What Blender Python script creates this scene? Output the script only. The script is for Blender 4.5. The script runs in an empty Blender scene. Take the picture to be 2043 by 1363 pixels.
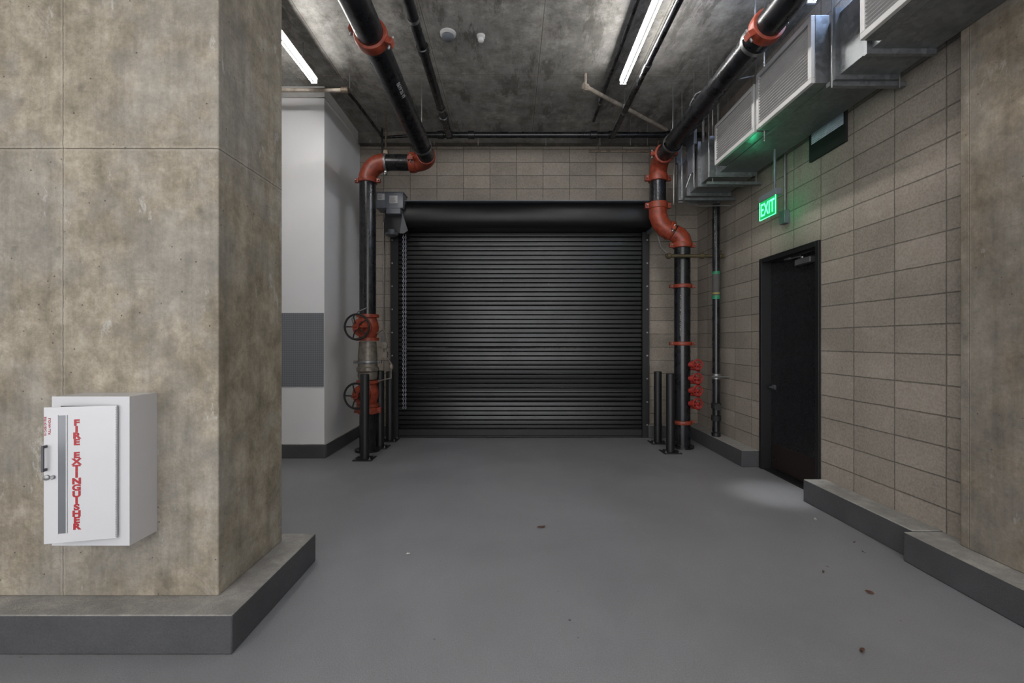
import bpy, bmesh, math, random
from mathutils import Vector, Matrix
random.seed(7)
scene = bpy.context.scene
V = Vector

# ---------------------------------------------------------------- materials
def lin(c):
    return tuple(((x/255.0)/12.92 if x/255.0 <= 0.04045 else ((x/255.0+0.055)/1.055)**2.4) for x in c)+(1.0,)

class NT:
    def __init__(s, name):
        s.m = bpy.data.materials.new(name); s.m.use_nodes = True
        s.t = s.m.node_tree; s.b = s.t.nodes['Principled BSDF']
    def n(s, typ, props=None, **ins):
        nd = s.t.nodes.new(typ)
        for k, v in (props or {}).items(): setattr(nd, k, v)
        for k, v in ins.items():
            key = int(k[1:]) if (k[0] == 'i' and k[1:].isdigit()) else k.replace('_', ' ')
            s.set(nd.inputs[key], v)
        return nd
    def set(s, sock, v):
        if isinstance(v, bpy.types.NodeSocket): s.t.links.new(v, sock)
        else: sock.default_value = v
    def math(s, op, a, b=0.0, clamp=False):
        nd = s.n('ShaderNodeMath', {'operation': op, 'use_clamp': clamp}, i0=a, i1=b); return nd.outputs[0]
    def mix(s, f, a, b, mode='MIX'):
        nd = s.t.nodes.new('ShaderNodeMixRGB'); nd.blend_type = mode
        s.set(nd.inputs[0], f); s.set(nd.inputs[1], a); s.set(nd.inputs[2], b); return nd.outputs[0]
    def pos(s): return s.n('ShaderNodeNewGeometry').outputs['Position']
    def obj(s): return s.n('ShaderNodeTexCoord').outputs['Object']
    def scaled(s, vec, sc):
        return s.n('ShaderNodeMapping', None, Vector=vec, Scale=sc).outputs[0]
    def noise(s, vec, scale, detail=4.0, rough=0.55, dist=0.0):
        return s.n('ShaderNodeTexNoise', None, Vector=vec, Scale=scale, Detail=detail, Roughness=rough, Distortion=dist).outputs['Fac']
    def ramp(s, f, stops):
        nd = s.n('ShaderNodeValToRGB', None, Fac=f); e = nd.color_ramp.elements
        while len(e) < len(stops): e.new(0.5)
        for i, (p, c) in enumerate(stops):
            e[i].position = p; e[i].color = c if len(c) == 4 else tuple(c)+(1,)
        return nd.outputs[0]
    def bump(s, h, strength=0.3, dist=0.01):
        nd = s.n('ShaderNodeBump', None, Height=h, Strength=strength, Distance=dist)
        s.t.links.new(nd.outputs[0], s.b.inputs['Normal'])
    def col(s, c): s.set(s.b.inputs['Base Color'], c)
    def par(s, rough=None, metal=None, spec=None):
        if rough is not None: s.set(s.b.inputs['Roughness'], rough)
        if metal is not None: s.set(s.b.inputs['Metallic'], metal)
        if spec is not None: s.set(s.b.inputs['Specular IOR Level'], spec)

BW = lambda v: (v, v, v, 1)

def paint(name, c, rough=0.5, metal=0.0, var=0.12, scale=14.0, bump=0.0, spec=0.5):
    t = NT(name); c = lin(c)
    f = t.noise(t.obj(), scale, 5)
    dk = tuple(x*(1-var*1.6) for x in c[:3])+(1,); lt = tuple(min(1, x*(1+var)) for x in c[:3])+(1,)
    t.col(t.ramp(f, [(0.3, dk), (0.7, lt)]))
    t.par(t.math('ADD', t.math('MULTIPLY', f, 0.16), rough-0.08), metal, spec)
    if bump: t.bump(t.noise(t.obj(), scale*8, 3), bump, 0.003)
    return t.m

def emit(name, c, strength, base=(200, 200, 200)):
    t = NT(name); t.col(lin(base)); t.par(0.4)
    t.set(t.b.inputs['Emission Color'], lin(c)); t.set(t.b.inputs['Emission Strength'], strength)
    return t.m

def concrete(name, dark, mid, light, seams=(), stain=0.4, streak=(7, 7, 0.6), rough=0.72, spec=0.3, scuff=0.5, rows=(), streak_amt=0.6, blot=0.0, grey=0.35, blotcol=(64, 62, 59), scuffscale=(2.4, 2.4, 1.1)):
    t = NT(name); p = t.pos()
    sep = t.n('ShaderNodeSeparateXYZ', None, Vector=p)
    a = t.noise(p, 5.5, 13, 0.75, 0.08)
    base = t.ramp(a, [(0.36, lin(dark)), (0.5, lin(mid)), (0.64, lin(light))])
    gd = t.ramp(t.noise(p, 1.2, 9, 0.7), [(0.46, BW(0)), (0.56, BW(1))])
    g_ = sum(mid)/3.0
    base = t.mix(t.math('MULTIPLY', gd, grey), base, lin((g_*1.03, g_*1.02, g_*1.0)))
    sk = t.noise(t.scaled(p, streak), 1.6, 10, 0.7, 0.05)
    base = t.mix(streak_amt, base, t.ramp(sk, [(0.36, BW(0.70)), (0.52, BW(1.0)), (0.66, BW(1.15))]), 'MULTIPLY')
    cl = t.noise(p, 0.9, 8, 0.68, 0.2)
    base = t.mix(stain, base, t.ramp(cl, [(0.36, BW(0.6)), (0.56, BW(1.06))]), 'MULTIPLY')
    if blot:
        bl = t.ramp(t.noise(t.scaled(p, (1.8, .5, 1)), 1.9, 12, 0.74, 0.1), [(0.53, BW(0)), (0.59, BW(1))])
        base = t.mix(t.math('MULTIPLY', bl, blot), base, lin(blotcol))
    vo = t.n('ShaderNodeTexVoronoi', None, Vector=t.scaled(p, (1, 1, .8)), Scale=5.2, Randomness=0.9).outputs['Distance']
    kn = t.ramp(t.math('ADD', vo, t.math('MULTIPLY', t.noise(p, 30, 4), 0.25)), [(0.15, BW(1)), (0.30, BW(0))])
    if rows:
        m = None
        for r in rows:
            f = t.math('LESS_THAN', t.math('ABSOLUTE', t.math('SUBTRACT', sep.outputs['Z'], r)), 0.07)
            m = f if m is None else t.math('MAXIMUM', m, f)
        kn = t.math('MULTIPLY', kn, t.math('ADD', t.math('MULTIPLY', m, 0.8), 0.16))
        base = t.mix(t.math('MULTIPLY', kn, 0.6), base, lin((86, 82, 76)))
        w = t.noise(t.scaled(p, (1.2, 1.2, 2.4)), 1.6, 1, 0.4, 0.8)
        rg = t.ramp(t.math('SINE', t.math('MULTIPLY', w, 190.0)), [(0.55, BW(0)), (0.95, BW(1))])
        pm = t.ramp(t.noise(p, 1.7, 3), [(0.5, BW(0)), (0.62, BW(1))])
        base = t.mix(t.math('MULTIPLY', t.math('MULTIPLY', rg, pm), 0.16), base, lin((86, 78, 64)))
    mk = t.ramp(t.noise(t.scaled(p, (5, 5, 2)), 1.7, 9, 0.74, 0.4), [(0.29, BW(1)), (0.32, BW(0))])
    base = t.mix(t.math('MULTIPLY', mk, 0.55), base, lin((78, 76, 74)))
    v2 = t.n('ShaderNodeTexVoronoi', None, Vector=p, Scale=14.0, Randomness=1.0).outputs['Distance']
    pit = t.ramp(v2, [(0.05, BW(1)), (0.075, BW(0))])
    base = t.mix(t.math('MULTIPLY', pit, 0.7), base, lin((48, 44, 38)))
    pt = t.ramp(t.noise(t.scaled(p, scuffscale), 2.2, 13, 0.75, 0.1), [(0.60, BW(0)), (0.64, BW(1))])
    base = t.mix(t.math('MULTIPLY', pt, scuff*0.8), base, lin((184, 182, 176)))
    fine = t.noise(p, 55, 6, 0.75)
    base = t.mix(0.45, base, t.ramp(fine, [(0.32, BW(0.70)), (0.62, BW(1.12))]), 'MULTIPLY')
    h = t.math('ADD', t.math('MULTIPLY', a, 0.5), t.math('MULTIPLY', fine, 0.3))
    wob = t.math('MULTIPLY', t.math('SUBTRACT', t.noise(p, 22, 4), 0.5), 0.008)
    for ax, v, wd in seams:
        d = t.math('ABSOLUTE', t.math('ADD', t.math('SUBTRACT', sep.outputs[ax], v), wob))
        f = t.math('LESS_THAN', d, wd)
        base = t.mix(t.math('MULTIPLY', f, 0.75), base, lin((56, 50, 43)))
        hl = t.math('LESS_THAN', d, wd*6)
        base = t.mix(t.math('MULTIPLY', t.math('SUBTRACT', hl, f), t.math('MULTIPLY', fine, 0.3)), base, lin((176, 170, 156)))
        h = t.math('SUBTRACT', h, t.math('MULTIPLY', f, 0.8))
    t.col(base); t.par(rough, 0, spec); t.bump(h, 0.5, 0.006)
    return t.m

def block(name, axis, v0, z0=1.41, bw=0.422, bh=0.21):
    t = NT(name); p = t.pos()
    sep = t.n('ShaderNodeSeparateXYZ', None, Vector=p)
    u = t.math('SUBTRACT', sep.outputs[axis], v0 - bw*40)
    w = t.math('SUBTRACT', sep.outputs['Z'], z0 - bh*40)
    wv = t.math('MULTIPLY', t.math('SUBTRACT', t.noise(p, 9, 2), 0.5), 0.006)
    vec = t.n('ShaderNodeCombineXYZ', None, X=t.math('ADD', u, wv), Y=t.math('ADD', w, wv)).outputs[0]
    br = t.n('ShaderNodeTexBrick', {'offset': 0.0, 'squash': 1.0}, Vector=vec, Scale=1.0)
    for k, v in (('Mortar Size', 0.0055), ('Mortar Smooth', 0.4), ('Bias', 0.0), ('Brick Width', bw), ('Row Height', bh)):
        br.inputs[k].default_value = v
    br.inputs['Color1'].default_value = lin((144, 135, 125)); br.inputs['Color2'].default_value = lin((159, 149, 138))
    br.inputs['Mortar'].default_value = lin((112, 105, 97))
    c = br.outputs['Color']
    c = t.mix(0.75, c, t.ramp(t.noise(p, 55, 7, 0.8), [(0.34, BW(0.62)), (0.6, BW(1.12))]), 'MULTIPLY')
    c = t.mix(0.5, c, t.ramp(t.noise(p, 1.3, 9, 0.70), [(0.36, BW(0.70)), (0.60, BW(1.06))]), 'MULTIPLY')
    ef = t.ramp(t.noise(t.scaled(p, (1, 1, 2.5)), 2.0, 9, 0.72), [(0.57, BW(0)), (0.68, BW(1))])
    c = t.mix(t.math('MULTIPLY', ef, 0.2), c, lin((184, 176, 166)))
    t.col(c); t.par(0.85, 0, 0.25)
    h = t.math('ADD', t.math('MULTIPLY', br.outputs['Fac'], -1.0), t.math('MULTIPLY', t.noise(p, 65, 6, .75), 0.7))
    t.bump(h, 1.0, 0.007)
    return t.m

def floor_mat():
    t = NT('epoxy_floor'); p = t.pos()
    c = t.ramp(t.noise(p, 0.7, 8, 0.62, 0.4), [(0.32, lin((124, 124, 126))), (0.68, lin((139, 139, 141)))])
    c = t.mix(0.6, c, t.ramp(t.noise(p, 130, 6, 0.85), [(0.36, BW(0.58)), (0.61, BW(1.15))]), 'MULTIPLY')
    s2 = t.ramp(t.noise(t.scaled(p, (2, .8, 1)), 1.6, 9, 0.7, .2), [(0.58, BW(0)), (0.74, BW(1))])
    c = t.mix(t.math('MULTIPLY', s2, 0.22), c, lin((160, 160, 161)))
    vo = t.n('ShaderNodeTexVoronoi', None, Vector=p, Scale=4.0).outputs['Distance']
    sp = t.ramp(vo, [(0.018, BW(1)), (0.03, BW(0))])
    c = t.mix(t.math('MULTIPLY', sp, 0.6), c, lin((60, 56, 52)))
    t.col(c)
    t.par(t.math('ADD', t.math('MULTIPLY', t.noise(p, 1.2, 4), 0.2), 0.22), 0, 0.45)
    t.bump(t.noise(p, 140, 5, 0.7), 0.45, 0.003)
    return t.m

def curb_mat():
    t = NT('painted_curb'); g = t.n('ShaderNodeNewGeometry'); p = g.outputs['Position']
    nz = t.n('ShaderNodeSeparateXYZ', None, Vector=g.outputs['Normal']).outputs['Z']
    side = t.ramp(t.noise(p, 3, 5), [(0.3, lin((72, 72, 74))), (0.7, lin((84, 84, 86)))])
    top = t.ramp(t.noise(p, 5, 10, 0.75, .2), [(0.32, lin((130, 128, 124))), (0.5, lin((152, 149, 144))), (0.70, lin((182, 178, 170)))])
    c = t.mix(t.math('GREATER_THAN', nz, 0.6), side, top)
    c = t.mix(0.5, c, t.ramp(t.noise(p, 120, 5, .75), [(0.35, BW(0.6)), (0.62, BW(1.08))]), 'MULTIPLY')
    t.col(c); t.par(0.6, 0, 0.35); t.bump(t.noise(p, 90, 5, .75), 0.9, 0.008)
    return t.m

def galv():
    t = NT('galvanised_sheet'); p = t.obj()
    vo = t.n('ShaderNodeTexVoronoi', None, Vector=p, Scale=30.0).outputs['Color']
    g = t.n('ShaderNodeRGBToBW', None, Color=vo).outputs[0]
    c = t.ramp(g, [(0.1, lin((110, 112, 114))), (0.9, lin((134, 137, 139)))])
    c = t.mix(0.5, c, t.ramp(t.noise(p, 3, 6, .65), [(0.35, BW(0.6)), (0.65, BW(1.1))]), 'MULTIPLY')
    t.col(c)
    t.par(t.math('ADD', t.math('MULTIPLY', g, 0.15), 0.32), 0.6)
    t.bump(t.noise(p, 3.0, 3), 0.25, 0.02)
    return t.m

def tread():
    t = NT('tread_plate'); p = t.pos()
    ch = t.n('ShaderNodeTexChecker', None, Vector=t.n('ShaderNodeMapping', None, Vector=p, Rotation=(0, math.radians(45), 0)).outputs[0], Scale=50.0).outputs['Fac']
    t.col(t.ramp(ch, [(0.2, lin((112, 115, 120))), (0.8, lin((128, 131, 136)))])); t.par(0.45, 0.3); t.bump(ch, 0.3, 0.004)
    return t.m

M = {}
M['column'] = concrete('column_concrete', (116, 108, 93), (141, 132, 116), (166, 157, 141),
    seams=[('Z', 2.493, 0.0024), ('X', -2.31, 0.0020)], rows=(1.42, 1.92, 2.20, 2.78, 3.25), scuff=.6, grey=.4)
M['pilaster'] = concrete('pilaster_concrete', (108, 98, 84), (132, 121, 105), (154, 144, 128), scuff=0.35,
    seams=[('Y', 2.87, 0.0015)], rows=(1.5, 2.3), grey=.4)
M['ceiling'] = concrete('ceiling_concrete', (112, 109, 105), (142, 139, 134), (170, 167, 162),
    seams=[('X', -0.9, 0.003), ('X', 0.32, 0.003), ('X', 1.54, 0.003), ('X', -2.12, 0.003), ('Y', 3.2, 0.003), ('Y', 5.64, 0.003), ('Y', .76, 0.003)],
    stain=0.6, streak=(4, .5, 1), scuff=0.35, blot=0.62, grey=.5, blotcol=(80, 76, 71), scuffscale=(2.0, .7, 1))
M['ledge'] = concrete('ledge_concrete', (74, 70, 65), (96, 92, 86), (118, 114, 108), streak=(.6, 3, 3))
M['block_back'] = block('block_back', 'X', 0.494)
M['block_right'] = block('block_right', 'Y', 3.962)
M['floor'] = floor_mat(); M['curb'] = curb_mat(); M['galv'] = galv(); M['tread'] = tread()
M['white'] = paint('white_wall_paint', (224, 224, 225), 0.6, var=0.02, scale=2)
M['whitemetal'] = paint('white_enamel', (193, 193, 195), 0.3, var=0.02, scale=3)
M['blackpipe'] = paint('black_pipe_paint', (27, 28, 31), 0.28, var=0.35, scale=9)
M['blackmetal'] = paint('black_metal', (20, 20, 22), 0.5, var=0.15, scale=9)
M['doorpaint'] = paint('black_door_paint', (30, 30, 33), 0.28, var=0.4, scale=110)
M['slat'] = paint('black_slat', (13, 13, 15), 0.32, var=0.12, scale=3)
M['hood'] = paint('black_hood_paint', (13, 13, 15), 0.45, var=0.1, scale=3, spec=.4)
M['dull'] = paint('dark_rubber', (20, 20, 20), 0.7)
M['void'] = paint('dark_grille_inside', (80, 78, 76), 0.8)
M['guard'] = paint('dark_grey_enamel', (74, 76, 80), 0.5)
M['orange'] = paint('orange_fitting', (138, 58, 38), 0.45, var=0.28, scale=18)
M['red'] = paint('red_enamel', (148, 42, 35), 0.42, var=0.2, scale=20)
M['steel'] = paint('zinc_steel', (140, 140, 140), 0.4, 0.8, var=0.12)
M['chain'] = paint('bright_zinc', (155, 157, 168), 0.4, 0.4, var=0.1)
M['rust'] = paint('tarnished_steel', (112, 99, 86), 0.5, 0.45, var=0.35, scale=25)
M['greybrown'] = paint('grey_brown_steel', (122, 115, 106), 0.45, 0.4, var=0.25, scale=20)
M['palepipe'] = paint('pale_dusty_pipe', (152, 142, 130), 0.5, 0.1, var=0.25, scale=12)
M['grey'] = paint('grey_enamel', (96, 100, 106), 0.4, var=0.08)
M['grille'] = paint('grille_paint', (182, 181, 179), 0.45, var=0.05)
M['green_tape'] = paint('green_tape', (40, 125, 90), 0.5)
M['yellow_tape'] = paint('yellow_tape', (145, 135, 68), 0.5)
M['text_red'] = paint('red_lettering', (158, 20, 30), 0.4, var=0.02)
M['text_white'] = paint('white_lettering', (170, 170, 170), 0.5, var=0.02)
M['glass'] = paint('grey_window', (104, 106, 110), 0.12, 0.2, var=0.1, scale=4)
M['leaf'] = paint('dry_leaf', (76, 50, 35), 0.8, var=0.3, scale=60)
M['paper'] = paint('paper_scrap', (205, 203, 196), 0.8, var=0.05)
M['brass'] = paint('dull_brass', (92, 82, 62), 0.45, 0.5)
M['kick'] = paint('kickplate_reflection_tone', (46, 36, 33), 0.3, 0.4)  # reddish brown reflection low on the door is put into this colour
M['lamp'] = emit('lamp_tube', (255, 253, 250), 58.0)
M['lamp_cool'] = emit('cool_lamp_tube', (180, 208, 255), 85.0)
M['exit_face'] = emit('exit_face', (10, 190, 90), 0.32, (30, 110, 70))
M['exit_letter'] = emit('exit_letter', (30, 255, 125), 2.2)
M['vent_daylit'] = paint('painted_daylight_vent', (210, 218, 232), 0.4)  # bluish daylight at the vent is put into the louvre colour

# ---------------------------------------------------------------- geometry
WLOC = {}
def empty(name, loc, label=None, category=None, parent=None, kind=None, group=None):
    o = bpy.data.objects.new(name, None); scene.collection.objects.link(o)
    o.empty_display_size = 0.1
    loc = V(loc); pw = WLOC[parent.name] if parent else V((0, 0, 0))
    o.location = loc - pw
    if parent: o.parent = parent
    WLOC[o.name] = loc
    tag(o, label, category, kind, group); return o

def tag(o, label=None, category=None, kind=None, group=None):
    if label: o['label'] = label
    if category: o['category'] = category
    if kind: o['kind'] = kind
    if group: o['group'] = group
    return o

class B:
    def __init__(s): s.bm = bmesh.new(); s.mi = 0
    def m(s, i): s.mi = i; return s
    def obox(s, c, size, ax=None):
        c = V(c); ax = ax or (V((1, 0, 0)), V((0, 1, 0)), V((0, 0, 1)))
        vs = []
        for k in (-.5, .5):
            for j in (-.5, .5):
                for i in (-.5, .5):
                    vs.append(s.bm.verts.new(c + ax[0]*i*size[0] + ax[1]*j*size[1] + ax[2]*k*size[2]))
        for f in ((0, 2, 3, 1), (4, 5, 7, 6), (0, 1, 5, 4), (2, 6, 7, 3), (0, 4, 6, 2), (1, 3, 7, 5)):
            fc = s.bm.faces.new([vs[i] for i in f]); fc.material_index = s.mi
        return s
    def box(s, lo, hi):
        lo, hi = V(lo), V(hi); return s.obox((lo+hi)/2, hi-lo)
    def sweep(s, pts, r, seg=24, cap=True, closed=False):
        pts = [V(p) for p in pts]; n = len(pts)
        rs = r if isinstance(r, (list, tuple)) else [r]*n
        tans = []
        for i in range(n):
            a = pts[(i-1) % n] if (i > 0 or closed) else pts[i]
            b = pts[(i+1) % n] if (i < n-1 or closed) else pts[i]
            d = (b-a)
            if d.length < 1e-9: d = tans[-1] if tans else V((0, 0, 1))
            tans.append(d.normalized())
        up = V((0, 0, 1)) if abs(tans[0].z) < 0.9 else V((1, 0, 0))
        u = (up - tans[0]*up.dot(tans[0])).normalized()
        rings = []
        for i in range(n):
            u = (u - tans[i]*u.dot(tans[i])).normalized(); w = tans[i].cross(u)
            rings.append([s.bm.verts.new(pts[i] + (u*math.cos(2*math.pi*k/seg) + w*math.sin(2*math.pi*k/seg))*rs[i]) for k in range(seg)])
        m = n if closed else n-1
        for i in range(m):
            a, b = rings[i], rings[(i+1) % n]
            for k in range(seg):
                fc = s.bm.faces.new((a[k], a[(k+1) % seg], b[(k+1) % seg], b[k])); fc.material_index = s.mi
        if cap and not closed:
            for ring, rv in ((rings[0], True), (rings[-1], False)):
                fc = s.bm.faces.new(list(reversed(ring)) if rv else ring); fc.material_index = s.mi
        return s
    def cyl(s, a, b, r, seg=24): return s.sweep([a, b], r, seg)
    def lathe(s, c, ax, prof, seg=24):
        c, ax = V(c), V(ax).normalized()
        return s.sweep([c+ax*h for h, _ in prof], [q for _, q in prof], seg)
    def torus(s, c, ax, R, r, seg=28, rseg=8):
        c, ax = V(c), V(ax).normalized()
        up = V((0, 0, 1)) if abs(ax.z) < 0.9 else V((1, 0, 0))
        u = (up-ax*up.dot(ax)).normalized(); w = ax.cross(u)
        return s.sweep([c+(u*math.cos(2*math.pi*i/seg)+w*math.sin(2*math.pi*i/seg))*R for i in range(seg)], r, rseg, closed=True)
    def prism(s, prof, a, b, fn):
        A = [s.bm.verts.new(fn(a, p)) for p in prof]; C = [s.bm.verts.new(fn(b, p)) for p in prof]; n = len(prof)
        for i in range(n):
            fc = s.bm.faces.new((A[i], A[(i+1) % n], C[(i+1) % n], C[i])); fc.material_index = s.mi
        for f in (list(reversed(A)), C):
            fc = s.bm.faces.new(f); fc.material_index = s.mi
        return s
    def done(s, name, mats, parent=None, bevel=0, label=None, category=None, kind=None, group=None, base=False, smooth=True):
        bmesh.ops.recalc_face_normals(s.bm, faces=s.bm.faces)
        co = [v.co for v in s.bm.verts]
        lo = V((min(c[i] for c in co) for i in range(3))); hi = V((max(c[i] for c in co) for i in range(3)))
        c = (lo+hi)/2
        if base or parent is None: c.z = lo.z
        bmesh.ops.translate(s.bm, verts=s.bm.verts, vec=-c)
        me = bpy.data.meshes.new(name); s.bm.to_mesh(me); s.bm.free()
        if not isinstance(mats, (list, tuple)): mats = [mats]
        for mm in mats: me.materials.append(M[mm])
        if smooth:
            for p in me.polygons: p.use_smooth = True
            me.set_sharp_from_angle(angle=math.radians(32))
        o = bpy.data.objects.new(name, me); scene.collection.objects.link(o)
        pw = WLOC[parent.name] if parent else V((0, 0, 0))
        o.location = c-pw
        if parent: o.parent = parent
        WLOC[o.name] = c.copy()
        if bevel:
            md = o.modifiers.new('bevel', 'BEVEL'); md.width = bevel; md.segments = 2; md.limit_method = 'ANGLE'; md.angle_limit = math.radians(50)
        tag(o, label, category, kind, group); return o

def text(body, size, origin, right, up, name, mat, parent, sx=1.0, line=1.0, offset=0.0, align='CENTER', extrude=0.0006, label=None):
    cu = bpy.data.curves.new('t', 'FONT'); cu.body = body; cu.size = size; cu.align_x = align; cu.align_y = 'CENTER'
    cu.space_line = line; cu.offset = offset; cu.extrude = extrude
    ob = bpy.data.objects.new('t', cu); scene.collection.objects.link(ob)
    bpy.context.view_layer.update()
    dg = bpy.context.evaluated_depsgraph_get()
    me = bpy.data.meshes.new_from_object(ob.evaluated_get(dg))
    bpy.data.objects.remove(ob); bpy.data.curves.remove(cu)
    r, u = V(right).normalized(), V(up).normalized(); n = r.cross(u)
    o0 = V(origin)
    for v in me.vertices:
        v.co = o0 + r*v.co.x*sx + u*v.co.y + n*v.co.z
    b = B(); b.bm.from_mesh(me); bpy.data.meshes.remove(me)
    return b.done(name, mat, parent, label=label, smooth=False)

# ---------------------------------------------------------------- room shell
CZ = 4.78; YB = 7.3; XR = 2.95; YF = -4.0; XL = -5.2
S = 'structure'
B().box((XL, YF, -.2), (XR+.25, YB+.2, 0)).done('floor', 'floor', kind=S, label='grey sealed epoxy concrete floor')
B().box((XL, YF, CZ), (XR+.25, YB+.2, CZ+.2)).done('ceiling', 'ceiling', kind=S, label='dark stained bare concrete ceiling slab')
B().box((XL, YB, 0), (XR+.25, YB+.2, CZ)).done('wall_back', 'block_back', kind=S, label='tan stack-bond concrete block wall')
DY0, DY1, DZ = 4.387, 5.448, 2.475
b = B(); b.box((XR, YF, 0), (XR+.25, DY0, CZ)); b.box((XR, DY0, DZ), (XR+.25, DY1, CZ)); b.box((XR, DY1, 0), (XR+.25, YB, CZ))
b.done('wall_right', 'block_right', kind=S, label='tan stack-bond concrete block wall with door opening')
B().box((XL, YF, 0), (XL+.15, 5.92, CZ)).done('wall_left', 'white', kind=S)
B().box((XL, 5.92, 0), (-2.42, YB, CZ)).done('wall_white', 'white', kind=S, label='white painted wall projection')
B().box((-2.50, 5.905, 4.64), (-2.405, YB-.02, CZ)).box((XL+.15, 5.90, 4.64), (-2.405, 5.92, CZ)).done('trim_1', 'grille', kind=S, label='pale trim at top of white wall')
B().box((-3.9, 5.911, .918), (-2.425, 5.92, 1.868)).done('trim_2', 'tread', kind=S, label='diamond tread plate wall guard')
B().box((-2.40, 7.17, 4.60), (XR-.01, YB, CZ)).done('trim_3', 'ledge', kind=S, label='dark concrete ledge over block wall')
def curb(name, boxes, label='dark grey painted concrete curb'):
    b = B()
    for lo, hi in boxes: b.box(lo, hi)
    return b.done(name, 'curb', kind=S, bevel=0.008, label=label)
curb('baseboard_left', [((XL+.15, 5.885, 0), (-2.39, 5.92, .18)), ((-2.42, 5.92, 0), (-2.39, YB, .18))])
curb('baseboard_back', [((2.12, 7.12, 0), (2.74, YB, .2))])
curb('baseboard_back.001', [((-2.39, 7.2, 0), (-1.95, YB, .18))])
curb('baseboard_right', [((2.74, 5.474, 0), (XR, YB, .2))])
curb('baseboard_right.001', [((2.74, 3.14, 0), (XR, 4.32, .205)), ((2.675, YF, 0), (XR, 3.14, .2))])
curb('baseboard_column', [((-4.4, 2.195, 0), (-1.34, 3.137, .19))])

B().box((-4.2, 2.362, .19), (-1.51, 3.015, CZ)).done('concrete_column', 'column', bevel=0.006, label='wide bare tan concrete column on a grey curb', category='column')
B().box((2.86, 1.9, .2), (2.949, 2.93, CZ)).done('concrete_column', 'pilaster', bevel=0.006, label='brown stained concrete pilaster against the block wall', category='column')

# ---------------------------------------------------------------- swing door
d = empty('door_1', (3.05, 4.92, 0), kind=S, label='black metal exit door in black frame')
b = B()
b.box((2.93, DY0+.002, 0), (3.12, DY0+.052, DZ-.002)); b.box((2.93, DY1-.052, 0), (3.12, DY1-.002, DZ-.002)); b.box((2.93, DY0+.052, DZ-.055), (3.12, DY1-.052, DZ-.002))
b.done('door_frame', 'blackmetal', d, bevel=0.003)
b = B().box((3.045, DY0+.055, .012), (3.09, DY1-.055, DZ-.058)); b.done('door_leaf', 'doorpaint', d, bevel=0.002)
B().box((3.040, DY0+.08, .03), (3.0448, DY1-.08, .32)).done('kickplate', 'kick', d)
b = B(); b.cyl((3.045, 5.32, .97), (3.02, 5.32, .97), .028); b.cyl((3.03, 5.32, .97), (2.985, 5.32, .97), .010); b.sweep([(2.99, 5.33, .97), (2.985, 5.27, .97), (2.985, 5.2, .965)], .010, 12)
b.done('door_handle', 'guard', d)
b = B(); b.box((2.985, 4.60, 2.30), (3.045, 4.85, 2.36)); b.cyl((3.01, 4.76, 2.36), (3.01, 4.76, 2.385), .018); b.obox((2.985, 4.86, 2.385), (.012, .22, .012)); b.obox((3.0, 5.0, 2.40), (.02, .1, .02))
b.done('door_closer', 'steel', d, bevel=0.003)
for z in (.25, 1.25, 2.2):
    B().cyl((3.03, DY0+.058, z), (3.03, DY0+.058, z+.11), .010, 12).done('hinge', 'steel', d)
B().box((2.95, DY0+.055, 0.0005), (3.12, DY1-.055, .011)).done('threshold', 'blackmetal', d)

# wall vent above door
v = empty('wall_vent', (2.93, 4.28, 3.3), label='black framed wall vent with louvres painted in a daylight tone', category='vent')
b = B(); b.box((2.925, 4.03, 3.26), (2.949, 4.52, 3.42)).box((2.925, 4.03, 3.42), (2.949, 4.05, 3.62)).box((2.925, 4.50, 3.42), (2.949, 4.52, 3.62)).box((2.925, 4.05, 3.60), (2.949, 4.50, 3.62))
b.done('vent_frame', 'dull', v)
b = B()
for i in range(10): b.box((2.932, 4.052, 3.425+i*.0175), (2.948, 4.498, 3.435+i*.0175))
for i in range(12): b.box((2.935, 4.06+i*.039, 3.422), (2.945, 4.066+i*.039, 3.598))
b.done('vent_louvre', 'vent_daylit', v)
ld = bpy.data.lights.new('floor_pool_spot', 'SPOT'); ld.energy = 110; ld.color = (.94, .97, 1); ld.spot_size = math.radians(18); ld.spot_blend = 1.0; ld.shadow_soft_size = .10  # added spot without a visible source, makes the light pool by the door
lo_ = bpy.data.objects.new('floor_pool_spot', ld); scene.collection.objects.link(lo_); lo_.parent = v
src, tgt = V((2.80, 4.15, 3.36)), V((2.60, 4.52, 0)); lo_.location = src-WLOC[v.name]
lo_.rotation_euler = (tgt-src).to_track_quat('-Z', 'Y').to_euler()

# ---------------------------------------------------------------- roller door
rd = empty('roller_door', (.13, 7.2, 0), label='closed black rolling steel shutter door with hood', category='roller door')
XA, XB = -1.80, 2.06
prof = []; z = .13; pitch = .072; k = 0
while z < 3.3:
    tl = .0018*math.sin(k*.45)*(1.4 if z < 1.6 else .4)+random.uniform(-.0008, .0008)
    for t, y in ((0, .0), (.03, -.001-tl), (.35, -.002), (.72, -.001+tl), (.75, .004), (.77, .003), (.785, -.004), (.82, -.009), (.86, -.0115), (.90, -.009), (.95, -.003), (.965, .004), (.985, .005)):
        prof.append((7.220+y, z+t*pitch))
    z += pitch; k += 1
b = B(); rows = [[b.bm.verts.new((x, y, zz)) for x in (XA, XB)] for y, zz in prof]
for i in range(len(rows)-1): b.bm.faces.new((rows[i][0], rows[i][1], rows[i+1][1], rows[i+1][0]))
rb = [[b.bm.verts.new((x, 7.235, zz)) for x in (XA, XB)] for zz in (prof[0][1], prof[-1][1])]
b.bm.faces.new((rb[0][0], rb[1][0], rb[1][1], rb[0][1]))
b.done('door_curtain', 'slat', rd)
B().box((XA, 7.19, .012), (XB, 7.235, .125)).box((XA, 7.15, .012), (XB, 7.19, .03)).done('bottom_bar', 'blackmetal', rd, bevel=.003)
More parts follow.
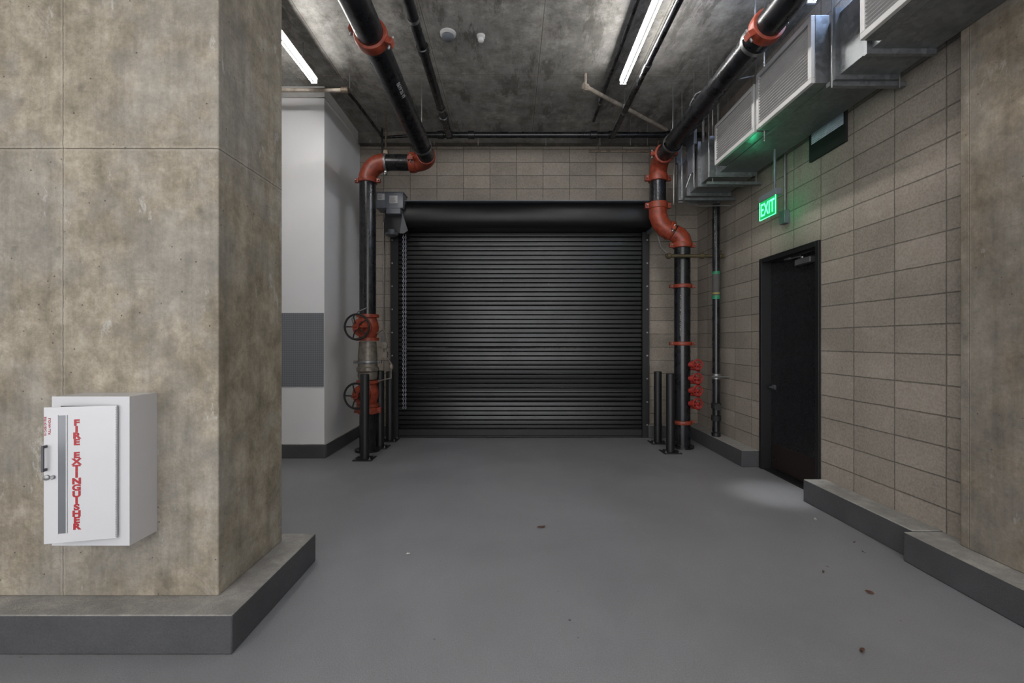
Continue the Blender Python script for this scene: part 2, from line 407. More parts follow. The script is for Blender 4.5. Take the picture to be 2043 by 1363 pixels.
for x0, x1, sg in ((-1.89, -1.77, 1), (2.03, 2.13, -1)):
    b = B(); b.box((x0, 7.14, 0.001), (x1, 7.18, 3.2)); b.box((x0, 7.18, 0.001), (x0+.03, 7.299, 3.2)) if sg > 0 else b.box((x1-.03, 7.18, 0.001), (x1, 7.299, 3.2))
    b.m(1)
    for k in range(9):
        b.lathe(((x0+.025) if sg > 0 else (x1-.025), 7.141, .2+k*.36), (0, -1, 0), [(0, .014), (.008, .014), (.010, .008)], 8)
    b.done('guide_rail', ['blackmetal', 'steel'], rd)
hp = [(7.295, 3.22), (7.295, 3.59), (6.98, 3.59), (6.90, 3.575), (6.85, 3.535), (6.825, 3.47), (6.82, 3.39), (6.835, 3.31), (6.87, 3.25), (6.92, 3.215)]
b = B().prism(hp, -1.60, 2.10, lambda t, p: V((t, p[0], p[1])))
b.done('door_hood', 'hood', rd)
b = B(); b.box((-1.62, 6.84, 3.592), (2.12, 7.295, 3.606)); b.box((2.101, 6.83, 3.17), (2.125, 7.295, 3.59)); b.done('hood_bracket', 'grey', rd)
b = B().box((-1.90, 6.86, 3.12), (-1.605, 7.295, 3.46)); b.done('end_bracket', 'blackmetal', rd, bevel=.004)
b = B().box((-2.0, 6.74, 3.46), (-1.60, 7.0, 3.69)).box((-1.85, 6.745, 3.38), (-1.64, 6.86, 3.46)).box((-2.01, 6.73, 3.685), (-1.59, 7.0, 3.70)).box((-1.845, 6.732, 3.46), (-1.835, 6.74, 3.685))
for x, z in ((-1.98, 3.475), (-1.62, 3.475), (-1.62, 3.67), (-1.87, 3.475)): b.lathe((x, 6.74, z), (0, -1, 0), [(0, .010), (.006, .008)], 8)
mo = b.done('door_motor', 'grey', rd, bevel=.004, label='grey electric door operator housing')
B().box((-1.975, 6.736, 3.58), (-1.87, 6.7395, 3.67)).box((-1.80, 6.736, 3.53), (-1.68, 6.7395, 3.64)).done('motor_label', 'grille', mo)
b = B()
for (xa, xb, z0, n, st) in ((-1.97, -1.88, 3.592, 5, .015), (-1.795, -1.69, 3.54, 6, .016)):
    for i in range(n): b.box((xa, 6.7343, z0+i*st), (xb-random.uniform(.01, .04), 6.7355, z0+i*st+.004))
b.done('label_print', 'dull', mo)
b = B(); b.lathe((-1.79, 6.83, 3.06), (0, 0, 1), [(0, .05), (.02, .09), (.05, .10), (.06, .06), (.10, .06)]); b.done('chain_wheel', 'guard', rd)
b = B().prism([(-1.62, 3.4), (-1.54, 3.14), (-1.60, 3.10), (-1.66, 3.10)], 6.79, 6.80, lambda t, p: V((p[0], t, p[1]))); b.done('wheel_guard', 'guard', rd)
b = B(); zz = .50; i = 0
while zz < 3.12:
    for dx in (0, .035):
        u = V((0, 1, 0)) if i % 2 else V((1, 0, 0))
        c0 = V((-1.645+dx, 6.95, zz))
        b.sweep([c0+u*math.cos(k*math.pi/4)*.010+V((0, 0, 1))*math.sin(k*math.pi/4)*.021 for k in range(8)], .0035, 5, closed=True)
    zz += .033; i += 1
b.done('hand_chain', 'chain', rd)
b = B(); b.cyl((-2.03, 7.27, 1.6), (-2.03, 7.27, 3.4), .012, 10); b.box((-2.06, 7.22, 1.42), (-2.0, 7.299, 1.62)); b.cyl((-2.03, 7.27, 3.4), (-1.95, 7.1, 3.45), .012, 10)
b.done('control_conduit', 'steel', rd)

# ---------------------------------------------------------------- bollards
def bollard(x, y, h, label):
    e = empty('bollard', (x, y, 0), label=label, category='bollard', group='black steel bollards by the shutter')
    b = B(); b.lathe((x, y, .012), (0, 0, 1), [(0, .056), (h-.03, .056), (h-.015, .050), (h-.012, .02)]); b.done('post', 'blackmetal', e)
    B().box((x-.12, y-.12, 0.0005), (x+.12, y+.12, .012)).done('base_plate', 'blackmetal', e, bevel=.002)
    for i in (-1, 1):
        for j in (-1, 1):
            B().lathe((x+i*.09, y+j*.09, .012), (0, 0, 1), [(0, .013), (.012, .013), (.014, .007), (.03, .007)], 6).done('anchor_bolt', 'steel', e)
bollard(-1.88, 5.86, 1.09, 'black steel bollard with bolted base plate near riser valves')
bollard(-1.87, 6.5, 1.09, 'black steel bollard beside the shutter guide')
bollard(-1.85, 6.95, 1.05, 'black steel bollard beside the shutter guide')
bollard(2.16, 6.8, 1.06, 'black steel bollard beside the pipe riser')
bollard(2.145, 6.22, 1.07, 'black steel bollard with bolted base plate before the riser')

# ---------------------------------------------------------------- pipe helpers
def coupling(c, ax, r, parent, lug=(1, 0, 0), mat='orange', L=.05):
    b = B(); ax = V(ax).normalized(); c = V(c)
    b.lathe(c, ax, [(-L, r*1.03), (-L*.9, r*1.20), (-L*.3, r*1.24), (L*.3, r*1.24), (L*.9, r*1.20), (L, r*1.03)], 28)
    lug = V(lug); lug = (lug-ax*lug.dot(ax)).normalized(); w = ax.cross(lug)
    for sg in (-1, 1):
        b.obox(c+lug*sg*(r*1.24+.018), (.055, .05, L*1.5), (lug, w, ax))
        b.m(1); b.cyl(c+lug*sg*(r*1.24+.025)-w*.055, c+lug*sg*(r*1.24+.025)+w*.055, .010, 8); b.m(0)
    return b.done('coupling', [mat, 'steel'], parent, bevel=.003)
def arc(p0, p1, p2, n=10):
    p0, p1, p2 = V(p0), V(p1), V(p2); c = p0+p2-p1
    return [c+(p0-c)*math.cos(i*math.pi/2/n)+(p2-c)*math.sin(i*math.pi/2/n) for i in range(n+1)]
def elbow(p0, p1, p2, r, parent, mat='orange'):
    return B().sweep(arc(p0, p1, p2), r*1.1, 28).done('elbow', mat, parent)
def hanger(x, y, z, r, parent, rod=True):
    b = B(); b.lathe((x, y, z), (0, 1, 0), [(-.02, r*1.03), (-.02, r*1.10), (.02, r*1.10), (.02, r*1.03)], 28)
    b.obox((x, y, z+r+.03), (.05, .03, .07))
    if rod: b.cyl((x, y, z+r+.03), (x, y, CZ-.001), .007, 8)
    return b.done('pipe_hanger', 'steel', parent)

# left riser ---------------------------------------------------
R = .11
lx, ly, lz, rx = -1.98, 6.3, 3.955, -1.13
e = empty('fire_main_pipe', (lx, ly, 0), label='black fire main pipe with orange grooved fittings and valves', category='pipe')
B().cyl((rx, -3.0, lz), (rx, ly-.26, lz), R, 32).done('pipe', 'blackpipe', e)
elbow((rx, ly-.26, lz), (rx, ly, lz), (rx-.22, ly, lz), R, e)
B().cyl((rx-.22, ly, lz), (lx+.24, ly, lz), R, 32).done('pipe', 'blackpipe', e)
elbow((lx+.24, ly, lz), (lx, ly, lz), (lx, ly, lz-.24), R, e)
coupling((rx-.23, ly, lz), (1, 0, 0), R, e, (0, -1, 0))
coupling((lx+.25, ly, lz), (1, 0, 0), R*.9, e, (0, 0, 1), 'steel', .02)
coupling((lx, ly, lz-.25), (0, 0, 1), R*.95, e, (1, 0, 0), L=.035)
coupling((rx, 3.69, lz), (0, 1, 0), R, e, (1, 0, -.35))
coupling((rx, 0.6, lz), (0, 1, 0), R, e, (1, 0, -.35))
hanger(rx, 5.75, lz, R, e); hanger(rx, 2.6, lz, R, e)
B().cyl((lx, ly, 1.86), (lx, ly, lz-.24), R, 32).done('pipe', 'blackpipe', e)
B().lathe((lx, ly, 0.001), (0, 0, 1), [(0, .17), (.03, .17), (.03, R), (.60, R)], 32).done('pipe', 'blackpipe', e)
def os_valve(zc, tilt):
    vv = empty('gate_valve', (lx, ly, zc), parent=e, label='orange gate valve with black handwheel')
    b = B()
    b.lathe((lx, ly, zc), (0, 0, 1), [(-.18, .12), (-.18, .15), (-.14, .15), (-.14, .115), (-.06, .14), (0, .15), (.06, .14), (.14, .115), (.14, .15), (.18, .15), (.18, .12)], 28)
    ax = V((tilt, -1, 0)).normalized()
    c = V((lx, ly, zc))
    b.lathe(c, ax, [(.05, .10), (.16, .10), (.16, .13), (.19, .13), (.19, .07), (.24, .05)], 20)
    sd = V((0, 0, 1))
    b.sweep([c+ax*.19+sd*.09, c+ax*.26+sd*.06, c+ax*.31+sd*.03], .016, 8); b.sweep([c+ax*.19-sd*.09, c+ax*.26-sd*.06, c+ax*.31-sd*.03], .016, 8)
    sx = V((1, 0, 0)); b.sweep([c+ax*.19+sx*.10, c+ax*.26+sx*.08, c+ax*.31+sx*.02], .014, 8)
    b.done('valve_body', 'orange', vv)
    b = B(); w = c+ax*.33
    b.torus(w, ax, .165, .014)
    u = V((0, 0, 1)); s2 = ax.cross(u)
    for k in range(5):
        a = k*2*math.pi/5+.3
        dirv = u*math.cos(a)+s2*math.sin(a)
        b.sweep([w+dirv*.02-ax*.01, w+dirv*.09+ax*.015, w+dirv*.163], .009, 8)
    b.m(1); b.lathe(w, ax, [(-.03, .036), (.03, .036), (.03, .014), (.12, .014)], 14)
    b.done('handwheel', ['dull', 'orange'], vv)
os_valve(1.69, -.12); os_valve(.79, -.14)
b = B().lathe((lx, ly, .98), (0, 0, 1), [(0, .12), (.05, .135), (.10, .13), (.12, .15), (.16, .15), (.18, .13), (.34, .13), (.44, .12), (.52, .115)], 28); b.done('check_valve', 'greybrown', e)
coupling((lx, ly, 1.22), (0, 0, 1), R*1.05, e, (1, 0, 0), 'steel', .025)
coupling((lx, ly, .56), (0, 0, 1), R, e, (1, 0, 0))
b = B(); b.sweep([(lx+.1, ly-.02, 1.60), (lx+.22, ly-.03, 1.66), (lx+.26, ly-.03, 1.6), (lx+.25, ly-.03, 1.3), (lx+.33, ly-.03, 1.2), (lx+.33, ly-.03, 1.0), (lx+.12, ly-.02, .95)], .011, 8)
b.lathe((lx+.25, ly-.05, 1.45), (0, -1, 0), [(0, .045), (.03, .045), (.03, .035)], 18); b.box((lx+.21, ly-.07, 1.28), (lx+.28, ly, 1.36)); b.lathe((lx+.33, ly-.03, 1.12), (0, 0, 1), [(0, .02), (.02, .03), (.05, .03), (.07, .02)], 12)
b.done('trim_gauge_pipe', 'greybrown', e)
b = B().sweep([(lx+.03, ly-.14, 1.95), (lx-.06, ly-.2, 1.9), (lx-.15, ly-.2, 1.8), (lx-.12, ly-.15, 1.65)], .008, 8); b.done('flexible_cable', 'steel', e)
text('8619 26 19', .055, (rx+.078, 4.35, lz-.078), (0, 1, 0), (.707, 0, .707), 'pipe_lettering', 'text_white', e, label='white stencilled numbers')
b = B().cyl((-1.72, 6.26, 4.06), (-1.80, 6.55, CZ-.001), .010, 8); b.obox((-1.72, 6.26, 4.075), (.06, .05, .05)); b.done('sway_brace', 'rust', e)

# right riser -------------------------------------------------
ux, uy, uz, vx = 2.065, 6.5, 4.05, 2.41
e = empty('fire_main_pipe', (vx, uy, 0), label='black riser pipe with orange couplings and red hose valves', category='pipe')
B().cyl((ux, -3.0, uz), (ux, uy-.24, uz), R, 32).done('pipe', 'blackpipe', e)
elbow((ux, uy-.24, uz), (ux, uy, uz), (ux, uy, uz-.22), R, e)
coupling((ux, uy, uz-.24), (0, 0, 1), R, e, (1, 0, 0)); coupling((ux, uy-.26, uz), (0, 1, 0), R, e, (1, 0, 0), L=.035)
B().cyl((ux, uy, uz-.24), (ux, uy, 3.40), R, 32).done('pipe', 'blackpipe', e)
coupling((ux, uy, 3.42), (0, 0, 1), R, e, (1, 0, 0))
B().sweep([(ux, uy, 3.40), (ux, uy, 3.28), (ux+.035, uy, 3.18), (ux+.10, uy, 3.10), (ux+.18, uy, 3.06)], R*1.12, 28).done('elbow', 'orange', e)
B().sweep([(ux+.15, uy, 3.075), (ux+.25, uy, 3.03)], R, 28).done('pipe', 'blackpipe', e)
B().sweep([(ux+.22, uy, 3.045), (ux+.29, uy, 3.0), (vx-.01, uy, 2.95), (vx, uy, 2.90), (vx, uy, 2.84)], [R*1.06, R*1.12, R*1.13, R*1.13, R*1.12], 28).done('elbow', 'orange', e)
coupling((vx, uy, 2.86), (0, 0, 1), R, e, (1, 0, 0), L=.04)
coupling((ux+.17, uy, 3.07), (1, 0, -.4), R, e, (0, -1, 0), L=.035)
B().lathe((vx, uy, 0.001), (0, 0, 1), [(0, .16), (.03, .16), (.03, R), (2.86, R)], 32).done('pipe', 'blackpipe', e)
for z in (2.28, 1.47, .36): coupling((vx, uy, z), (0, 0, 1), R*.98, e, (1, 0, 0), L=.028)
hanger(ux, 5.9, uz, R, e); hanger(ux, 3.9, uz, R, e)
coupling((ux, 3.72, uz), (0, 1, 0), R, e, (1, 0, .5)); coupling((ux, 0.7, uz), (0, 1, 0), R, e, (1, 0, .5))
for z in (1.17, .98, .81, .63):
    hv = empty('hose_valve', (vx+.1, uy-.1, z), parent=e, label='red hose valve with round handwheel')
    ax = V((.75, -.8, .05)).normalized(); c = V((vx, uy, z))+ax*.09
    B().lathe(c, ax, [(0, .035), (.05, .035), (.05, .05), (.09, .05), (.09, .03), (.13, .02)], 18).done('valve_body', 'red', hv)
    b = B(); w = c+ax*.135; b.torus(w, V((.15, -1, .05)), .068, .011, 22, 6); b.lathe(w, ax, [(-.015, .018), (.02, .018)], 10)
    a2 = V((.15, -1, .05)).normalized(); u = V((0, 0, 1)); s2 = a2.cross(u)
    for k in range(5):
        a = k*2*math.pi/5; dv = u*math.cos(a)+s2*math.sin(a); b.sweep([w+dv*.01, w+dv*.066], .007, 6)
    b.done('handwheel', 'red', hv)
    B().lathe(V((vx+.06, uy-.04, z-.035)), V((1, -.35, -.1)), [(0.04, .033), (.12, .033), (.12, .043), (.165, .043), (.17, .02)], 16).done('outlet_cap', 'red', hv)
text('WHEATLAND  8" SCH 10', .052, (vx-.055, uy-.099, 1.86), (0, 0, 1), (-.87, -.49, 0), 'pipe_lettering', 'text_white', e, sx=1.0, label='white vertical pipe lettering')
b = B(); b.cyl((2.12, 6.33, 2.68), (2.92, 6.33, 2.68), .024, 12)
for x in (2.16, 2.62, 2.86): b.lathe((x, 6.33, 2.68), (1, 0, 0), [(-.03, .028), (-.02, .04), (.02, .04), (.03, .028)], 12)
b.lathe((2.86, 6.33, 2.68), (0, 0, 1), [(0, .015), (.06, .015), (.06, .035), (.07, .035)], 12)
b.done('drain_pipe', 'brass', e)
B().sweep([(2.14, 6.6, 3.15), (2.08, 6.55, 3.0), (2.09, 6.45, 2.82), (2.15, 6.36, 2.72), (2.2, 6.33, 2.70)], .011, 8).done('flexible_conduit', 'steel', e)

# slim riser at right wall
sx_, sy_ = 2.80, 6.3
e = empty('drain_riser', (sx_, sy_, .2), label='slim dark riser pipe with green marker bands', category='pipe')
B().lathe((sx_, sy_, .201), (0, 0, 1), [(0, .06), (.05, .06), (.06, .048), (3.18, .048)], 20).done('pipe', 'blackpipe', e)
for z0, z1, mt in ((2.42, 2.46, 'green_tape'), (2.08, 2.13, 'green_tape'), (2.13, 2.42, 'void'), (2.15, 2.17, 'yellow_tape')):
    k_ = .001*(mt != 'void')
    B().lathe((sx_, sy_, z0), (0, 0, 1), [(0, .0485+k_), (0, .050+k_), (z1-z0, .050+k_), (z1-z0, .0485)], 20).done('marker_band', mt, e)
for z in (.45, .62, 1.02): B().lathe((sx_, sy_, z), (0, 0, 1), [(-.04, .049), (-.035, .062), (.035, .062), (.04, .049)], 18).done('coupling', 'steel' if z > 1 else 'dull', e)
B().cyl((sx_-.1, sy_-.07, 1.02), (XR-.002, sy_-.07, 1.02), .014, 10).done('wall_bracket', 'steel', e)
b = B().lathe((sx_, sy_-.02, .62), (-.3, -1, 0), [(.03, .03), (.10, .03), (.10, .045), (.13, .045)], 14); b.done('drain_outlet', 'dull', e)

# ceiling pipes
def ypipe(x, z, r, y0, y1, name, label, mat='blackpipe', hangs=(), rings=()):
    e = empty(name, (x, (y0+y1)/2, z), label=label, category='pipe')
    B().cyl((x, y0, z), (x, y1, z), r, 20).done('pipe', mat, e)
    for y in hangs: hanger(x, y, z, r, e)
    for y in rings: B().lathe((x, y, z), (0, 1, 0), [(-.05, r*1.02), (-.045, r*1.25), (.045, r*1.25), (.05, r*1.02)], 18).done('coupling', mat, e)
    return e
ypipe(-.922, 4.526, .05, -3, 6.70, 'sprinkler_pipe', 'slim black sprinkler pipe under the ceiling', hangs=(5.95, 4.3), rings=(4.75, 6.2))
ypipe(1.47, 4.50, .035, -3, 6.70, 'sprinkler_pipe', 'thin black pipe beside the strip light', hangs=(6.0,), rings=(5.0,))
ypipe(1.19, 4.72, .02, -3, 6.70, 'electrical_conduit', 'thin dark conduit under the ceiling', hangs=(6.2,))
e = empty('sprinkler_pipe', (.4, 6.78, 4.55), label='black cross pipe along top of block wall', category='pipe')
B().cyl((-1.30, 6.78, 4.55), (2.85, 6.78, 4.55), .045, 20).done('pipe', 'blackpipe', e)
for x in (-1.05, -.922, -.6, 1.2, 1.47, 2.3): B().lathe((x, 6.78, 4.55), (1, 0, 0), [(-.05, .046), (-.045, .06), (.045, .06), (.05, .046)], 18).done('coupling', 'blackpipe', e)
for x in (-1.15, -.5, .5, 1.3, 1.75, 2.0):
    b = B().cyl((x, 6.78, 4.40), (x, 6.78, CZ-.001), .007, 8); b.lathe((x, 6.78, 4.55), (1, 0, 0), [(-.015, .047), (-.015, .055), (.015, .055), (.015, .047)], 18); b.done('pipe_hanger', 'steel', e)
b = B().cyl((1.15, 6.9, 4.36), (2.5, 6.9, 4.36), .018, 12); b.cyl((1.3, 6.9, 4.36), (1.3, 6.9, CZ-.001), .008, 8); b.cyl((2.2, 6.9, 4.36), (2.2, 6.9, CZ-.001), .008, 8); b.done('branch_pipe', 'rust', e)
e = empty('sprinkler_pipe', (1.6, 6.2, 4.6), label='pale dusty diagonal branch pipe with end fitting', category='pipe')
b = B().cyl((.90, 5.62, 4.62), (2.25, 6.68, 4.58), .026, 14); b.done('pipe', 'palepipe', e)
b = B().lathe((.90, 5.62, 4.62), (1, .82, 0), [(-.05, .02), (-.04, .038), (.03, .038), (.04, .028)], 14); b.cyl((.9, 5.62, 4.62), (.9, 5.62, CZ-.001), .016, 10); b.lathe((.9, 5.62, 4.62), (0, 0, -1), [(0, .016), (.05, .016), (.05, .028), (.055, .028)], 12); b.done('sprinkler_head', 'palepipe', e)
e = empty('sprinkler_pipe', (-2.2, 5.5, 4.51), label='thin rusty branch pipe before the white wall', category='pipe')
b = B().cyl((-3.6, 5.5, 4.51), (-1.99, 5.5, 4.51), .022, 14); b.done('pipe', 'palepipe', e)
b = B().sweep([(-1.99, 5.5, 4.51), (-1.96, 5.75, 4.51), (-1.9, 6.75, 4.50)], .022, 12); b.cyl((-1.9, 6.75, 4.5), (-1.30, 6.78, 4.55), .022, 12); b.cyl((-1.9, 6.72, 4.62), (-1.9, 6.72, 4.2), .014, 10); b.done('pipe', 'blackpipe', e)
b = B().lathe((-1.99, 5.5, 4.51), (1, 0, 0), [(-.06, .024), (-.05, .036), (.03, .036), (.04, .02)], 14); b.done('pipe_fitting', 'rust', e)
for x, y in ((-1.98, 5.6), (-1.92, 6.5)):
    B().cyl((x, y, 4.53), (x, y, CZ-.001), .007, 8).done('pipe_hanger', 'steel', e)

# ---------------------------------------------------------------- ducts
e = empty('air_duct', (2.6, 3.9, 3.47), label='galvanised rectangular air duct with side grilles', category='duct')
b = B().box((2.42, 1.0, 3.47), (2.85, 5.35, 3.93)); b.done('duct_body', 'galv', e, bevel=.003)
b = B().box((2.30, 5.35, 3.42), (2.80, 6.25, 3.90)); b.done('duct_body', 'galv', e, bevel=.003)
for y in (3.40, 3.10, 5.36):
    b = B()
    b.box((2.385, y-.015, 3.435), (2.42, y+.015, 3.965)).box((2.42, y-.015, 3.435), (2.855, y+.015, 3.47)).box((2.42, y-.015, 3.93), (2.855, y+.015, 3.965)); b.done('duct_flange', 'galv', e)
for y in (5.6, 5.95, 6.26):
    b = B()
    b.box((2.262, y-.015, 3.385), (2.30, y+.015, 3.935)).box((2.30, y-.015, 3.385), (2.835, y+.015, 3.42)).box((2.80, y-.015, 3.42), (2.835, y+.015, 3.935)); b.done('duct_flange', 'galv', e)
def register(y0, y1, z0, z1):
    g = empty('air_grille', (2.28, (y0+y1)/2, z0), parent=e, label='pale louvred supply grille box')
    xo = 2.28
    b = B().box((xo+.032, y0, z0), (2.419, y1, z1)); b.done('grille_box', 'galv', g, bevel=.002)
    fw = .042
    B().box((xo+.024, y0+fw, z0+fw), (xo+.031, y1-fw, z1-fw)).done('grille_screen', 'void', g)
    b = B()
    b.box((xo, y0, z0), (xo+.03, y1, z0+fw)).box((xo, y0, z1-fw), (xo+.03, y1, z1)).box((xo, y0, z0+fw), (xo+.03, y0+fw, z1-fw)).box((xo, y1-fw, z0+fw), (xo+.03, y1, z1-fw))
    b.done('grille_frame', 'grille', g, bevel=.003)
    b = B(); st = .026; n = int((z1-z0-2*fw)/st)
    for i in range(n):
        zc = z0+fw+.012+i*st
        b.obox((xo+.010, (y0+y1)/2, zc), (.022, y1-y0-2*fw, .005), (V((.85, 0, -.53)), V((0, 1, 0)), V((.53, 0, .85))))
    b.done('grille_louvre', 'grille', g)
register(4.33, 5.17, 3.478, 3.93); register(3.50, 4.29, 3.472, 3.99); register(2.15, 3.01, 3.472, 4.02)
for x, y in ((2.36, 5.4), (2.87, 5.4), (2.22, 6.0), (2.87, 6.1), (2.37, 4.31), (2.87, 3.40), (2.37, 3.40), (2.22, 5.6), (2.22, 6.3), (2.25, 5.25)):
    B().cyl((x, y, 3.38), (x, y, CZ-.001), .006, 8).done('hanger_rod', 'steel', e)
for y, xa in ((6.02, 2.18), (5.42, 2.3), (3.43, 2.36)):
    z0 = 3.35 if y > 5.3 else 3.40
    B().box((xa, y-.02, z0), (2.93, y+.02, z0+.033)).done('trapeze_bar', 'galv', e)
b = B().box((2.30, 6.28, 3.50), (2.7, 6.40, 4.0)).box((2.26, 6.30, 3.95), (2.34, 6.36, 4.3)); b.done('duct_offset', 'galv', e)
for x, y, zt in ((2.5, 6.0, 4.5), (2.65, 5.9, 4.6)): B().cyl((x, y, 3.92), (x, y, zt), .02, 10).done('vertical_conduit', 'steel', e)
B().box((2.24, 5.66, 3.94), (2.28, 5.92, 4.25)).box((2.24, 5.70, 3.60), (2.259, 5.86, 3.94)).done('control_box', 'grey', e, bevel=.003)
B().sweep([(2.25, 5.8, 4.25), (2.25, 5.8, 4.5), (2.3, 5.75, 4.6), (2.5, 5.6, 4.66), (2.9, 5.5, 4.68)], .012, 8).done('cable_loop', 'steel', e)
B().sweep([(2.24, 5.75, 3.60), (2.20, 5.8, 3.45), (2.24, 6.0, 3.32), (2.5, 6.1, 3.30), (2.9, 6.1, 3.31)], .010, 8).done('cable_loop', 'steel', e)

# ---------------------------------------------------------------- exit sign
e = empty('exit_sign', (2.68, 4.78, 2.78), label='green illuminated EXIT sign hung from the duct', category='exit sign')
B().box((2.655, 4.62, 2.985), (2.72, 4.94, 3.05)).done('sign_housing', 'grey', e, bevel=.004)
B().box((2.66, 4.63, 2.79), (2.672, 4.93, 2.985)).done('sign_panel', 'exit_face', e, bevel=.001)
text('EXIT', .19, (2.657, 4.78, 2.885), (0, -1, 0), (0, 0, 1), 'sign_lettering', 'exit_letter', e, sx=.66, offset=.001, label='bright green EXIT letters')
b = B(); b.box((2.6565, 4.63, 2.796), (2.6595, 4.634, 2.985)).box((2.6565, 4.926, 2.796), (2.6595, 4.93, 2.985)).box((2.6565, 4.63, 2.79), (2.6595, 4.93, 2.796)); b.done('sign_border', 'exit_letter', e)
B().cyl((2.69, 4.70, 3.05), (2.69, 4.70, 3.469), .012, 12).done('sign_stem', 'grey', e)
for nm, loc, pw in (('sign_glow', (2.46, 4.70, 3.30), 0.42), ('sign_glow', (2.71, 4.78, 2.88), 0.30)):
    ld = bpy.data.lights.new(nm, 'POINT'); ld.energy = pw; ld.color = (.05, 1, .42); ld.shadow_soft_size = .02
    lo_ = bpy.data.objects.new(nm, ld); scene.collection.objects.link(lo_); lo_.parent = e; lo_.location = V(loc)-WLOC[e.name]
e = empty('junction_box', (2.92, 4.92, 2.76), label='grey wall junction box with vertical conduit', category='electrical box')
B().box((2.89, 4.87, 2.76), (2.949, 4.97, 2.90)).done('box_body', 'grey', e, bevel=.004)
B().cyl((2.925, 4.92, 2.90), (2.925, 4.92, 3.75), .012, 10).done('conduit', 'steel', e)

# ---------------------------------------------------------------- lights
def strip(x, y0, y1, z, lamp, label):
    e = empty('strip_light', (x, (y0+y1)/2, z), label=label, category='ceiling light', group='linear ceiling lights')
    b = B().box((x-.012, y0, z-.005), (x+.012, y1, z+.04)).box((x-.045, y0, z+.04), (x+.045, y1, z+.05)); b.done('lamp_housing', 'whitemetal', e, bevel=.003)
    for dx in (-.022, .022): B().cyl((x+dx, y0+.02, z), (x+dx, y1-.02, z), .0075, 12).done('lamp_tube', lamp, e)
    for y in (y0+.01, y1-.01): B().box((x-.035, y-.01, z-.012), (x+.035, y+.01, z+.04)).done('end_cap', 'whitemetal', e)
    for y in (y0+.3, y1-.3): B().cyl((x, y, z+.05), (x, y, CZ-.001), .005, 8).done('hanger_rod', 'steel', e)
strip(-2.29, 2.95+.1, 5.33, 4.50, 'lamp', 'white glowing strip light beyond the concrete column')
strip(1.29, 2.95, 5.35, 4.50, 'lamp', 'white glowing double tube strip light')
strip(2.6, 2.9, 4.0, 4.45, 'lamp_cool', 'cool white strip light above the air duct')
strip(-2.4, -1.6, .8, 4.50, 'lamp', 'added strip light behind the camera, out of view')  # extra unseen lamp, added to light the column front
strip(1.29, -1.6, .8, 4.50, 'lamp', 'added strip light behind the camera, out of view')  # second unseen lamp added for the front of the column

# detectors
for x, y, r, lb in ((-.68, 4.88, .085, 'white round smoke detector on ceiling plate'), (-.333, 4.92, .045, 'small white round ceiling sensor')):
    e = empty('smoke_detector', (x, y, CZ-.08), label=lb, category='smoke detector')
    B().lathe((x, y, CZ-.001), (0, 0, -1), [(0, r), (.02, r), (.025, r*.85), (.03, r*.8)], 28).done('detector_base', 'grille', e)
    B().lathe((x, y, CZ-.031), (0, 0, -1), [(0, r*.72), (.02, r*.75), (.035, r*.6), (.045, r*.25)], 28).done('detector_cap', 'grey' if r > .06 else 'grille', e)

# ---------------------------------------------------------------- extinguisher cabinet
yw = 2.362; y0 = 2.192; x0, x1, z0, z1 = -2.197, -1.826, .525, 1.237
e = empty('fire_extinguisher_cabinet', ((x0+x1)/2, y0+.08, z0), label='white metal fire extinguisher cabinet with ajar door', category='fire extinguisher cabinet')
ax0, ax1, az0, az1 = -2.155, -1.88, .575, 1.192
b = B(); t_ = .015
b.box((x0, y0+.003, z0), (x0+t_, yw, z1)).box((x1-t_, y0+.003, z0), (x1, yw, z1)).box((x0+t_, y0+.003, z1-t_), (x1-t_, yw, z1)).box((x0+t_, y0+.003, z0), (x1-t_, yw, z0+t_)).box((x0+t_, yw-.01, z0+t_), (x1-t_, yw, z1-t_))
b.box((x0, y0, z0), (ax0, y0+.003, z1)).box((ax1, y0, z0), (x1, y0+.003, z1)).box((ax0, y0, az1), (ax1, y0+.003, z1)).box((ax0, y0, z0), (ax1, y0+.003, az0))
b.done('cabinet_body', 'whitemetal', e)
hx, hy = -1.876, 2.186
rv = V((.274, .066, 0)).normalized(); up = V((0, 0, 1)); nv = rv.cross(up)
def dp(u, z, n=0): return V((hx, hy, 0)) - rv*u + up*z + nv*n
axs = (rv, up, nv)
W = .285; zb, zt = .568, 1.197
b = B(); b.obox(dp(W/2, (zb+zt)/2, .006), (W, zt-zb, .012), axs)
dr = b.done('cabinet_door', 'whitemetal', e, bevel=.0015)
B().obox(dp(.212, .885, .0135), (.036, .545, .003), axs).done('door_window', 'glass', dr)
b = B(); b.obox(dp(.196, .885, .0137), (.004, .55, .004), axs).obox(dp(.230, .885, .0137), (.004, .55, .004), axs); b.done('window_trim', 'whitemetal', dr)
b = B(); b.obox(dp(.275, .965, .034), (.010, .12, .008), axs).obox(dp(.275, 1.018, .022), (.010, .012, .022), axs).obox(dp(.275, .912, .022), (.010, .012, .022), axs); b.done('door_handle', 'guard', dr, bevel=.002)
for u, r in ((.272, .012), (.248, .009)): B().lathe(dp(u, .875, .012), nv, [(0, r), (.008, r), (.010, r*.7)], 18).done('door_lock', 'steel', dr)
b = B()
for i in range(78): b.obox(dp(.0025, zb+.010+i*.0079, .0115), (.004, .004, .003), axs)
b.done('piano_hinge', 'steel', dr)
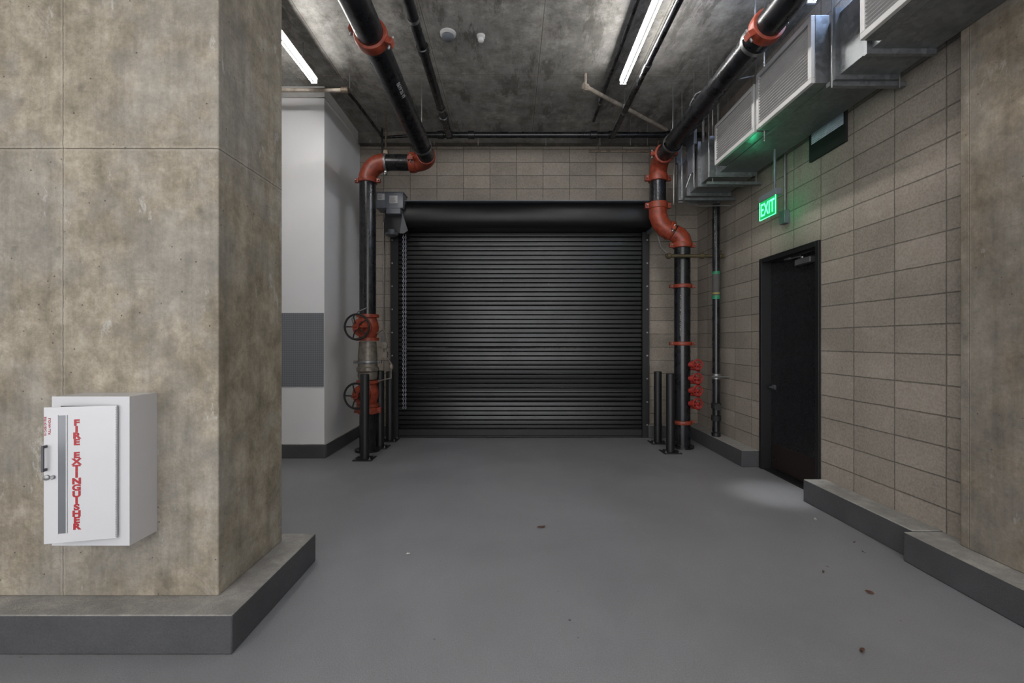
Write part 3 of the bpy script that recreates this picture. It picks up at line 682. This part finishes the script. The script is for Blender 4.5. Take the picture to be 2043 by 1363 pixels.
text('\n'.join('FIRE EXTINGUISHER'), .038, dp(.158, .879, .0128), rv, up, 'door_lettering', 'text_red', dr, sx=1.22, line=.796, offset=.0019, label='stacked red FIRE EXTINGUISHER lettering')
text('IN CASE OF FIRE', .012, dp(.278, 1.11, .0128), (0, 0, 1), -rv, 'door_lettering', 'text_red', dr, offset=.0002)
text('PULL HANDLE', .012, dp(.262, 1.11, .0128), (0, 0, 1), -rv, 'door_lettering', 'text_red', dr, offset=.0002)

# ---------------------------------------------------------------- floor litter
def scrap(x, y, s, rot, mat, name, label, cat):
    b = B(); n = 9; top = []
    ctr = b.bm.verts.new((x, y, .012*s/.05))
    for i in range(n):
        a = 2*math.pi*i/n; rr = s*(.55+.45*random.random()) * (1.0 if i % 2 else .7)
        p = V((math.cos(a)*rr, math.sin(a)*rr*.45, 0)); p.rotate(Matrix.Rotation(rot, 3, 'Z'))
        top.append(b.bm.verts.new((x+p.x, y+p.y, .002+random.random()*.012)))
    for i in range(n): b.bm.faces.new((ctr, top[i], top[(i+1) % n]))
    b.done(name, mat, label=label, category=cat, smooth=False)
for px, py, s in ((.24, 3.70, .05), (1.69, 2.22, .04), (2.02, 2.98, .025), (2.50, 3.26, .022), (2.55, 3.42, .02), (.31, 2.46, .012), (2.13, 2.73, .035)):
    scrap(px, py, s, random.random()*3, 'leaf', 'dry_leaf', 'small brown dry leaf on the floor', 'leaf')
for px, py, s in ((-.73, 3.23, .03), (2.68-.13, 3.86, .035)):
    scrap(px, py, s, random.random()*3, 'paper', 'paper_scrap', 'small white paper scrap on the floor', 'litter')

# ---------------------------------------------------------------- world, camera
w = bpy.data.worlds.new('world'); scene.world = w; w.use_nodes = True
bg = w.node_tree.nodes['Background']; bg.inputs[0].default_value = (.97, .975, 1, 1); bg.inputs[1].default_value = 1.75
cam = bpy.data.cameras.new('camera'); cam.sensor_width = 36; cam.lens = 16.14; cam.clip_start = .05
co = bpy.data.objects.new('camera', cam); scene.collection.objects.link(co)
co.location = (0, 0, 1.5); co.rotation_euler = (math.radians(90), 0, 0); scene.camera = co
scene.view_settings.view_transform = 'Standard'
scene.view_settings.look = 'None'
scene.view_settings.exposure = 1.12
